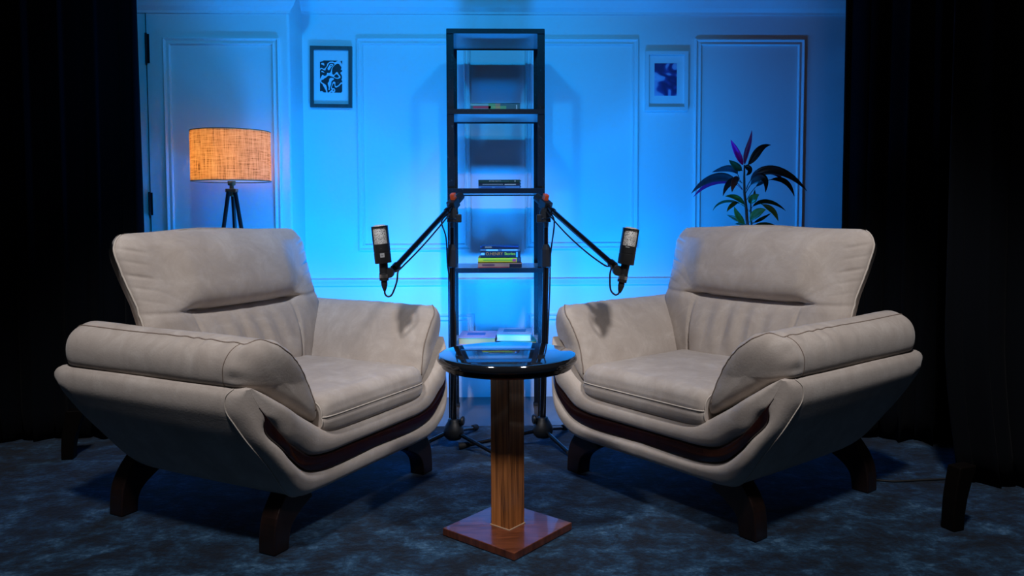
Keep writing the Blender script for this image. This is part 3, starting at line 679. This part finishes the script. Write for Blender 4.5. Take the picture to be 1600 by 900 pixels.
ART2 = m_wave('blue marbled swirls', (0, 0, 0), (1, 1, 1), 11, .8, [(.0, (.03, .02, .12)), (.12, (.06, .06, .28)), (.22, (.30, .36, .62)), (.7, (.42, .50, .74)), (1, (.30, .40, .70))], (.3, 0, .2), 9)
FR1 = m_wood('grey brown frame wood', (.055, .035, .035), (.09, .06, .055), .5); FR2 = mat('white frame', (.72, .74, .76), .35)
picture(485, 551.5, 73, 168.5, 5.4, (500, 535.5, 95, 145), ART1, FR1, 'dark-framed print of black and white swirls hanging between the left panelling and the rack', tilt=.012)
picture(1007.5, 1073.5, 81, 173.5, 5.5, (1022.3, 1056.7, 99.5, 150), ART2, FR2, 'white-framed print of blue marbled swirls hanging above the right microphone', tilt=-.0)

# ---------------------------------------------------------------- plant
PYD = 3.74
def pp(x, y, dy=0.0): return on_y(1060+x/5.0, 180+y/5.0, PYD+dy)
pl = empty('potted_plant', (pp(545, 870).x, PYD, FZ), 0, 'red and green leafed cordyline plant standing behind the right armchair', 'plant')
base_w = Vector(pl.location)
def L_(p): return Vector(p)-base_w
POT = mat('dark glazed pot', (.03, .03, .035), .35); SOIL = mat('potting soil', (.02, .012, .008), .95)
mb = MB(); mb.lathe([(0, 0), (.10, 0), (.105, .01), (.14, .27), (.148, .275), (.148, .30), (.135, .30), (.13, .26), (0, .26)], n=40); mb.make('pot', POT, pl, auto=40)
mb = MB(); mb.lathe([(0, .255), (.12, .255), (.133, .262), (.09, .268), (0, .27)], n=32); mb.make('soil', SOIL, pl, smooth=True)
STEM = mat('brown plant stem', (.07, .05, .035), .6)
s0 = L_(pp(540, 870)); s1 = L_(pp(572, 870, .03))
mb = MB(); mb.tube([(0, 0, .25), (.0, 0, .55), s0, L_(pp(530, 740)), L_(pp(515, 600)), L_(pp(514, 480)), L_(pp(516, 390))], [.010, .009, .0075, .007, .006, .005, .003], 10); mb.make('stem', STEM, pl, smooth=True)
mb = MB(); mb.tube([(.02, .02, .25), (.02, .02, .55), s1, L_(pp(566, 780, .03)), L_(pp(565, 690, .03))], [.008, .007, .005, .0045, .003], 8); mb.make('stem', STEM, pl, smooth=True)
def leaf_mat(name, c1, c2, rim=None):
    m = mat(name, c1, .35, spec=.45); t = NT(m); v = t.coord((6, 6, 6)); t.link(t.ramp(t.noise(v, 6, 3), [(.35, c1), (.65, c2)]), t.b.inputs['Base Color']); return m
LM = {'m': leaf_mat('magenta leaf', (.75, .012, .36), (.85, .02, .42)), 'p': leaf_mat('purple leaf', (.30, .015, .13), (.42, .02, .18)), 'd': leaf_mat('dark leaf', (.018, .022, .03), (.03, .035, .03)),
      'b': leaf_mat('dark bluish green leaf', (.03, .05, .06), (.05, .06, .08)), 'g': leaf_mat('green leaf', (.05, .11, .02), (.10, .19, .03)), 'r': leaf_mat('reddish leaf', (.17, .07, .06), (.22, .09, .07)), 'k': leaf_mat('dark green leaf', (.02, .06, .03), (.035, .09, .03))}
def bez(P, n):
    P = [np.array(p) for p in P]; out = []
    for t in np.linspace(0, 1, n):
        Q = P
        while len(Q) > 1: Q = [Q[i]*(1-t)+Q[i+1]*t for i in range(len(Q)-1)]
        out.append(Q[0])
    return np.array(out)
def leaf(pts, wpx, m, dy=0.0, stalk=.18, twist=0.35):
    k = len(pts); W3 = [L_(pp(x, y, dy*(i/(k-1)))) for i, (x, y) in enumerate(pts)]
    n = 22; R = bez([tuple(p) for p in W3], n); wmax = wpx/5/F_PX*PYD*1.15; rows = []
    for i in range(n):
        t = i/(n-1); tg = R[min(i+1, n-1)]-R[max(i-1, 0)]; tg /= np.linalg.norm(tg)+1e-9
        side = np.cross(tg, np.array([0, 1, 0])); side /= np.linalg.norm(side)+1e-9
        side = side*math.cos(twist)+np.array([0, 1, 0])*math.sin(twist)
        w = .0016 if t < stalk*.7 else wmax*.5*max(.03, math.sin(math.pi*min(1, ((t-stalk*.7)/(1-stalk*.7))**.8))**.8)
        nr = np.cross(tg, side); rows.append([R[i]+side*w*a+nr*w*.35*abs(a) for a in (-1, -.5, 0, .5, 1)])
    mb = MB(); mb.grid(np.array(rows)); o = mb.make('leaf', LM[m], pl, smooth=True)
    md = o.modifiers.new('t', 'SOLIDIFY'); md.thickness = .0012
    return o
for a in [([(505, 390), (455, 290), (408, 190)], 42, 'm', -.02, .0, .2), ([(518, 385), (520, 290), (565, 230), (573, 118)], 34, 'p', .02, .0, .5), ([(538, 392), (610, 330), (620, 235), (722, 232)], 52, 'd', .03, .05),
          ([(500, 435), (450, 400), (395, 350)], 50, 'k', -.03, .1), ([(510, 400), (545, 400), (575, 440), (530, 470)], 46, 'd', -.03, .1), ([(478, 500), (450, 390), (370, 400), (262, 446)], 48, 'b', .03, .2),
          ([(500, 580), (420, 440), (230, 440), (100, 612)], 62, 'b', -.05, .25), ([(500, 585), (420, 480), (250, 470), (116, 640)], 44, 'p', .05, .25),
          ([(498, 530), (430, 480), (365, 520), (348, 632)], 52, 'b', -.08, .2), ([(490, 520), (450, 470), (415, 520), (418, 602)], 58, 'r', -.10, .25),
          ([(530, 580), (590, 380), (820, 380), (1004, 592)], 66, 'b', -.04, .2), ([(575, 490), (660, 410), (770, 420), (812, 522)], 54, 'p', .04, .1),
          ([(525, 610), (590, 470), (700, 440), (680, 602)], 66, 'd', -.09, .3), ([(535, 660), (600, 540), (640, 530), (700, 510)], 24, 'd', -.03, .6), ([(700, 508), (820, 480), (870, 540), (905, 634)], 42, 'd', .06, .1),
          ([(545, 745), (490, 640), (430, 620), (365, 634)], 36, 'g', -.05, .25), ([(525, 720), (430, 640), (300, 660), (268, 748)], 20, 'k', .05, .2), ([(470, 678), (400, 690), (378, 756)], 34, 'g', -.06, .05),
          ([(525, 855), (460, 800), (435, 714)], 42, 'g', -.05, .1), ([(518, 858), (450, 800), (378, 778)], 28, 'k', .05, .1), ([(565, 700), (570, 640), (632, 620)], 56, 'g', -.03, .1), ([(600, 680), (590, 640), (598, 580)], 20, 'k', .02, .1),
          ([(552, 755), (610, 640), (740, 660), (838, 748)], 32, 'k', .05, .2), ([(640, 690), (730, 730), (750, 760), (780, 826)], 44, 'g', -.07, .1), ([(555, 838), (590, 770), (640, 740), (684, 738)], 58, 'g', -.05, .1),
          ([(575, 845), (640, 820), (722, 767)], 22, 'k', .04, .2), ([(588, 860), (680, 838), (775, 872)], 26, 'k', .03, .1), ([(522, 862), (490, 838), (443, 850)], 24, 'k', .02, .1)]:
    leaf(*a)

# ---------------------------------------------------------------- microphone stands, microphones, cables
def ball(mb, c, r, n=16, sz=1.0):
    mb.lathe([(r*math.sin(a), -r*sz*math.cos(a)) for a in np.linspace(0.001, math.pi-.001, 12)], c, n=n)
def mic_stand(bpx, clpx, boom_end, counter, feet, knob_side, label):
    YS = 3.30
    b = on_y(bpx[0], bpx[1], YS); cl = on_y(clpx[0], clpx[1], YS-.02)
    t = empty('microphone_stand', (b.x, YS, 0), 0, label, 'microphone stand', None)
    Lc = lambda p: Vector(p)-Vector((b.x, YS, 0))
    hz = b.z
    mb = MB(); mb.lathe([(.012, hz+.050), (.022, hz+.048), (.024, hz+.040), (.031, hz+.030), (.041, hz+.010), (.044, hz-.008), (.040, hz-.025), (.028, hz-.038), (.0, hz-.040)], n=32); mb.make('hub', PLAST, t, smooth=True)
    mb = MB(); mb.tube([(0, 0, hz+.02), (cl.x-b.x, cl.y-YS, cl.z-.20)], .0130, 14); mb.make('lower_pole', BLKG, t, auto=40)
    top = Lc(cl); k = top.x/max(top.z-hz, .01)
    mb = MB(); mb.tube([(top.x, top.y, top.z-.21), (top.x, top.y, top.z-.05)], .0095, 12); mb.make('upper_pole', BLKG, t, auto=40)
    mb = MB(); mb.lathe([(0, 0), (.0195, 0), (.0225, .004), (.0225, .075), (.012, .098), (0, .098)], (top.x, top.y, top.z-.228), n=8); mb.make('height_clutch', RUBBER, t, bevel=.001)
    mb = MB(); mb.tube([(0, 0, hz+.043), (knob_side*.035, -.012, hz+.043)], .006, 10); mb.lathe([(0, 0), (.018, 0), (.021, .005), (.018, .012), (0, .013)], (knob_side*.032, -.012, hz+.043), (knob_side, -.25, 0), 10); mb.make('base_knob', PLAST, t, auto=40)
    for fx in feet:
        p = Lc(fx); d = (p-Vector((0, 0, 0))); 
        st = Vector((d.x, d.y, 0)).normalized()*.03+Vector((0, 0, hz-.01))
        mb = MB(); mb.tube([st, (p.x, p.y, .013)], .0085, 12); lg = mb.make('leg', BLKG, t, auto=40)
        dd = (Vector((p.x, p.y, .013))-st).normalized(); mb = MB(); q = Vector((p.x, p.y, .0145)); mb.tube([q-dd*.045, q-dd*.015, q], [.0115, .0145, .0140], 12); mb.make('rubber_foot', RUBBER, lg, auto=40)
    # boom pivot
    ce = Lc(counter); be = Lc(boom_end); ax = (be-ce).normalized(); pv = top
    mb = MB(); mb.tube([(pv.x, pv.y, pv.z-.06), (pv.x, pv.y, pv.z-.02)], [.010, .014], 12)
    mb.box((pv.x, pv.y, pv.z-.008), (.038, .030, .060)); mb.lathe([(0, -.018), (.024, -.018), (.027, -.012), (.027, .012), (.024, .018), (0, .018)], (pv.x, pv.y, pv.z), (0, 1, 0), 20)
    mb.make('boom_clamp', PLAST, t, bevel=.0015)
    mb = MB(); mb.tube([(pv.x, pv.y-.01, pv.z-.022), (pv.x+knob_side*.03, pv.y-.02, pv.z-.022)], .005, 8); mb.box((pv.x+knob_side*.030, pv.y-.022, pv.z-.022), (.022, .016, .034)); mb.make('clamp_knob', PLAST, t, bevel=.003)
    R = ax.to_track_quat('X', 'Z').to_matrix()
    j = pv+ax*.02+Vector((0, -.004, .012)); mb = MB(); mb.tube([ce-ax*.006, ce+ax*.060], .0185, 14); mb.make('counter_grip', RUBBER, t, bevel=.002)
    mb = MB(); mb.tube([ce+ax*.05, be-ax*.02], .0105, 12); mb.tube([be-ax*.04, be], .0080, 12); mb.lathe([(0, -.013), (.0150, -.013), (.0150, .013), (0, .013)], be-ax*.03, ax, 12); mb.lathe([(0, -.006), (.0135, -.006), (.0135, .006), (0, .006)], ce+ax*.14, ax, 12); mb.make('boom_arm', BLKG, t, auto=40)
    q = ce+ax*.075; mb = MB(); mb.box(q, (.055, .036, .040), R=R); mb.make('boom_sleeve', PLAST, t, bevel=.003)
    mb = MB(); mb.box(q+Vector((0, -.004, .031)), (.024, .020, .028), R=R); o = mb.make('clip_button', ORANGE, t, bevel=.003); o['label'] = 'bright orange clip on the boom joint'
    return t, ax
def microphone(topc, botc, xlr, joint, label, deco):
    top = Vector(topc); bot = Vector(botc); x = Vector(xlr); d = (top-bot).normalized(); L = (top-bot).length
    t = empty('microphone', bot, 0, label, 'microphone', None)
    r = .0295; mb = MB(); lo = L*.50
    mb.lathe([(0, 0), (r*.97, 0), (r, .002), (r, lo*.55), (r*.97, lo*.56), (r*.97, lo*.60), (r, lo*.61), (r, lo), (0, lo)], (0, 0, 0), d, 36); mb.make('body', PLAST, t, auto=40)
    # grille
    mb = MB(); mb.lathe([(r*.86, lo), (r*.86, L*.93), (r*.80, L*.97), (r*.55, L*.995), (0, L)], (0, 0, 0), d, 36); g = mb.make('grille', MESHM, t, auto=60)
    mb = MB(); a = Vector((1, 0, 0)); a = (a-d*a.dot(d)).normalized(); b_ = d.cross(a)
    for sgn in (-1, 1):
        rows = []
        for q in np.linspace(lo, L*.965, 6):
            rows.append([tuple(d*q+(a*sgn*math.cos(al)+b_*math.sin(al))*rr) for al, rr in [(-.42, r), (-.2, r*1.01), (0, r*1.02), (.2, r*1.01), (.42, r), (.42, r*.84), (-.42, r*.84)]])
        mb.grid(np.array(rows), cv=True, cap=True)
    mb.tube([tuple(d*L*.945+(a*math.cos(k*math.pi/16)+b_*math.sin(k*math.pi/16))*r*.96) for k in range(32)], .0022, 8, True)
    mb.make('grille_frame', BLKG, t, auto=50)
    # shock mount / neck, XLR
    xd = (Vector(x)-bot); nl = xd.length; xd.normalize()
    mb = MB(); mb.lathe([(0, 0), (.0155, 0), (.0155, nl*.36), (.0165, nl*.37), (.0165, nl*.62), (0, nl*.62)], (0, 0, 0), xd, 20); mb.make('mount_collar', PLAST, t, auto=40)
    mb = MB(); mb.lathe([(0, nl*.40), (.0172, nl*.40), (.0172, nl*.52), (0, nl*.52)], (0, 0, 0), xd, 20); mb.make('ring', SILVER, t, auto=40)
    mb = MB(); mb.lathe([(.0, nl*.55), (.0105, nl*.56), (.0115, nl*.75), (.0085, nl*.88), (.0040, nl), (0, nl)], (0, 0, 0), xd, 16); mb.make('cable_plug', RUBBER, t, auto=40)
    jv = Vector(joint)-bot; c0 = xd*nl*.46
    mb = MB(); mb.tube([c0, jv], [.010, .012], 12); mb.lathe([(0, -.016), (.018, -.016), (.019, 0), (.018, .016), (0, .016)], c0+(jv-c0)*.62, (0, 1, 0), 16)
    mb.make('swivel_joint', PLAST, t, auto=40)
    fr_ = Vector((0, -1, 0)); fr_ = (fr_-d*fr_.dot(d)).normalized(); sd = d.cross(fr_)
    R = Matrix((tuple(sd), tuple(fr_), tuple(d))).transposed()
    for kind, u, v, w, h in deco:
        al = u; p = d*(v*lo)+(fr_*math.cos(al)+sd*math.sin(al))*(r+.0003)
        n_ = (fr_*math.cos(al)+sd*math.sin(al)); s_ = n_.cross(d); R = Matrix((tuple(s_), tuple(n_), tuple(d))).transposed()
        mb = MB(); mb.box(p, (w, .0012, h), R=R); mb.make('badge', kind, t)
    return t
MESHM = mat('silver wire mesh', (.55, .54, .52), .45, 0.35); tt = NT(MESHM); vv = tt.coord((1, 1, 1)); 
nn_ = tt.noise(vv, 330, 2, .6); tt.link(tt.ramp(nn_, [(.36, (.10, .10, .10)), (.52, (.95, .94, .90))]), tt.b.inputs['Base Color']); tt.bump(nn_, .8, .002)
def cable(pts, label, r=.0032, name='microphone_cable'):
    P = catmull([tuple(p) for p in pts], len(pts)*7); mb = MB(); mb.tube([tuple(p) for p in P], r, 8); o = mb.make(name, RUBBER, smooth=True); return tag(o, label, 'cable')
YM = 2.80; YS = 3.30
def fl(px, py, z=0.013): return on_z(px, py, z)
st1, ax1 = mic_stand((709, 672), (706, 333), on_y(612, 424, YM+.02), on_y(719, 307, YS+.05), [fl(744, 668), fl(787, 716), fl(655, 697)], 1, 'black boom microphone stand on the left, leaning its arm over the left armchair')
st2, ax2 = mic_stand((848, 669), (853, 333), on_y(964, 419, YM+.02), on_y(840, 309, YS+.05), [fl(884, 668), fl(898, 716), fl(717, 698)], -1, 'black boom microphone stand on the right, leaning its arm over the right armchair')
m1t, m1b = on_y(592.5, 351, YM), on_y(599, 411, YM); m2t, m2b = on_y(986.5, 355, YM), on_y(977.5, 413, YM)
GREYB = mcol('grey badge', (.45, .47, .48)); GREYD = mcol('dark grey badge mark', (.05, .05, .06))
mic1 = microphone(m1t, m1b, on_y(601, 455, YM), on_y(613, 423, YM+.01), 'black condenser microphone with silver mesh and square badge above the left armchair',
                  [(GREYB, .12, .42, .015, .015), (GREYD, .12, .42, .008, .006), (SILVER, .05, .78, .003, .003)])
mic2 = microphone(m2t, m2b, on_y(968, 458, YM), on_y(960, 416, YM+.01), 'black condenser microphone with silver mesh and plain lower body above the right armchair',
                  [(GREYB, -.25, .93, .014, .0025)])
def bm_(a, b, t): return a+(b-a)*t
e1 = on_y(612, 424, YM+.02); c1 = on_y(719, 307, YS+.05)
cable([on_y(601, 453, YM), on_y(602, 460, YM), on_y(607, 463.5, YM), on_y(613, 459, YM), on_y(620, 440, YM-.01), on_y(622, 424, YM-.01)]+[bm_(e1, c1, t)+Vector((.006, -.010, -.015-.012*math.sin(t*3.6))) for t in (.12, .35, .6, .8)]+[on_y(690, 346, YS-.06), on_y(697, 372, YS-.05), on_y(700, 420, YS-.03), on_y(710, 480, YS-.02), on_y(712, 540, YS-.02), on_y(708, 620, YS-.02), on_y(707, 655, YS-.05)],
      'thin black cable looping from the left microphone and hanging down its stand')
e2 = on_y(964, 419, YM+.02); c2 = on_y(840, 309, YS+.05)
cable([on_y(968, 456, YM), on_y(965, 460, YM), on_y(960, 460, YM), on_y(954, 452, YM), on_y(953, 430, YM-.01), on_y(955, 416, YM-.01)]+[bm_(e2, c2, t)+Vector((-.006, -.010, -.015-.025*math.sin(t*3.4))) for t in (.12, .35, .6, .85)]+[on_y(866, 345, YS-.06), on_y(860, 400, YS-.03), on_y(859, 450, YS-.02), on_y(856, 520, YS-.02), on_y(851, 620, YS-.02), on_y(849, 650, YS-.05)],
      'thin black cable looping from the right microphone and hanging down its stand')
cable([on_z(1368, 750, .004), on_z(1400, 752, .004), on_z(1440, 750, .004), on_z(1500, 748, .004), on_z(1560, 752, .004)], 'thin black cable lying on the rug behind the right armchair', .004, 'floor_cable')

# dark furniture legs peeping out at the curtains' hems
def loose_leg(px, py, rz, label):
    p = on_z(px, py, 0); rows = []; DK = mat('blackened wood', (.0025, .0015, .001), .6, spec=.1)
    for z, x, h in ((0, 0, .032), (.05, .003, .034), (.10, .014, .038), (.15, .035, .044), (.20, .06, .05)):
        rows.append([(x*.6+h*.7*u, .024*v, z) for u, v in ((-1, -1), (-1, 1), (1, 1), (1, -1))])
    mb = MB(); mb.grid(np.array(rows), cv=True, cap=True); o = mb.make('furniture_leg', DK, bevel=.004); o.location = p; o.rotation_euler = (0, 0, rz)
    tag(o, label, 'furniture leg')
loose_leg(108, 716, math.radians(10), 'dark curved wooden leg standing at the hem of the left curtain')
loose_leg(1488, 826, math.radians(20), 'dark curved wooden leg standing at the hem of the nearer right curtain')

GROUPS = {'armchair': 'armchairs facing each other across the table', 'microphone': 'condenser microphones on booms', 'microphone_stand': 'boom microphone stands beside the rack',
          'microphone_cable': 'microphone cables', 'stage_curtain': 'black velvet curtains', 'framed_picture': 'framed prints on the panelled wall', 'furniture_leg': 'dark legs at the curtain hems', 'book': 'books on the rack'}
for o in bpy.data.objects:
    if o.parent is None and o.name.split('.')[0] in GROUPS: o['group'] = GROUPS[o.name.split('.')[0]]
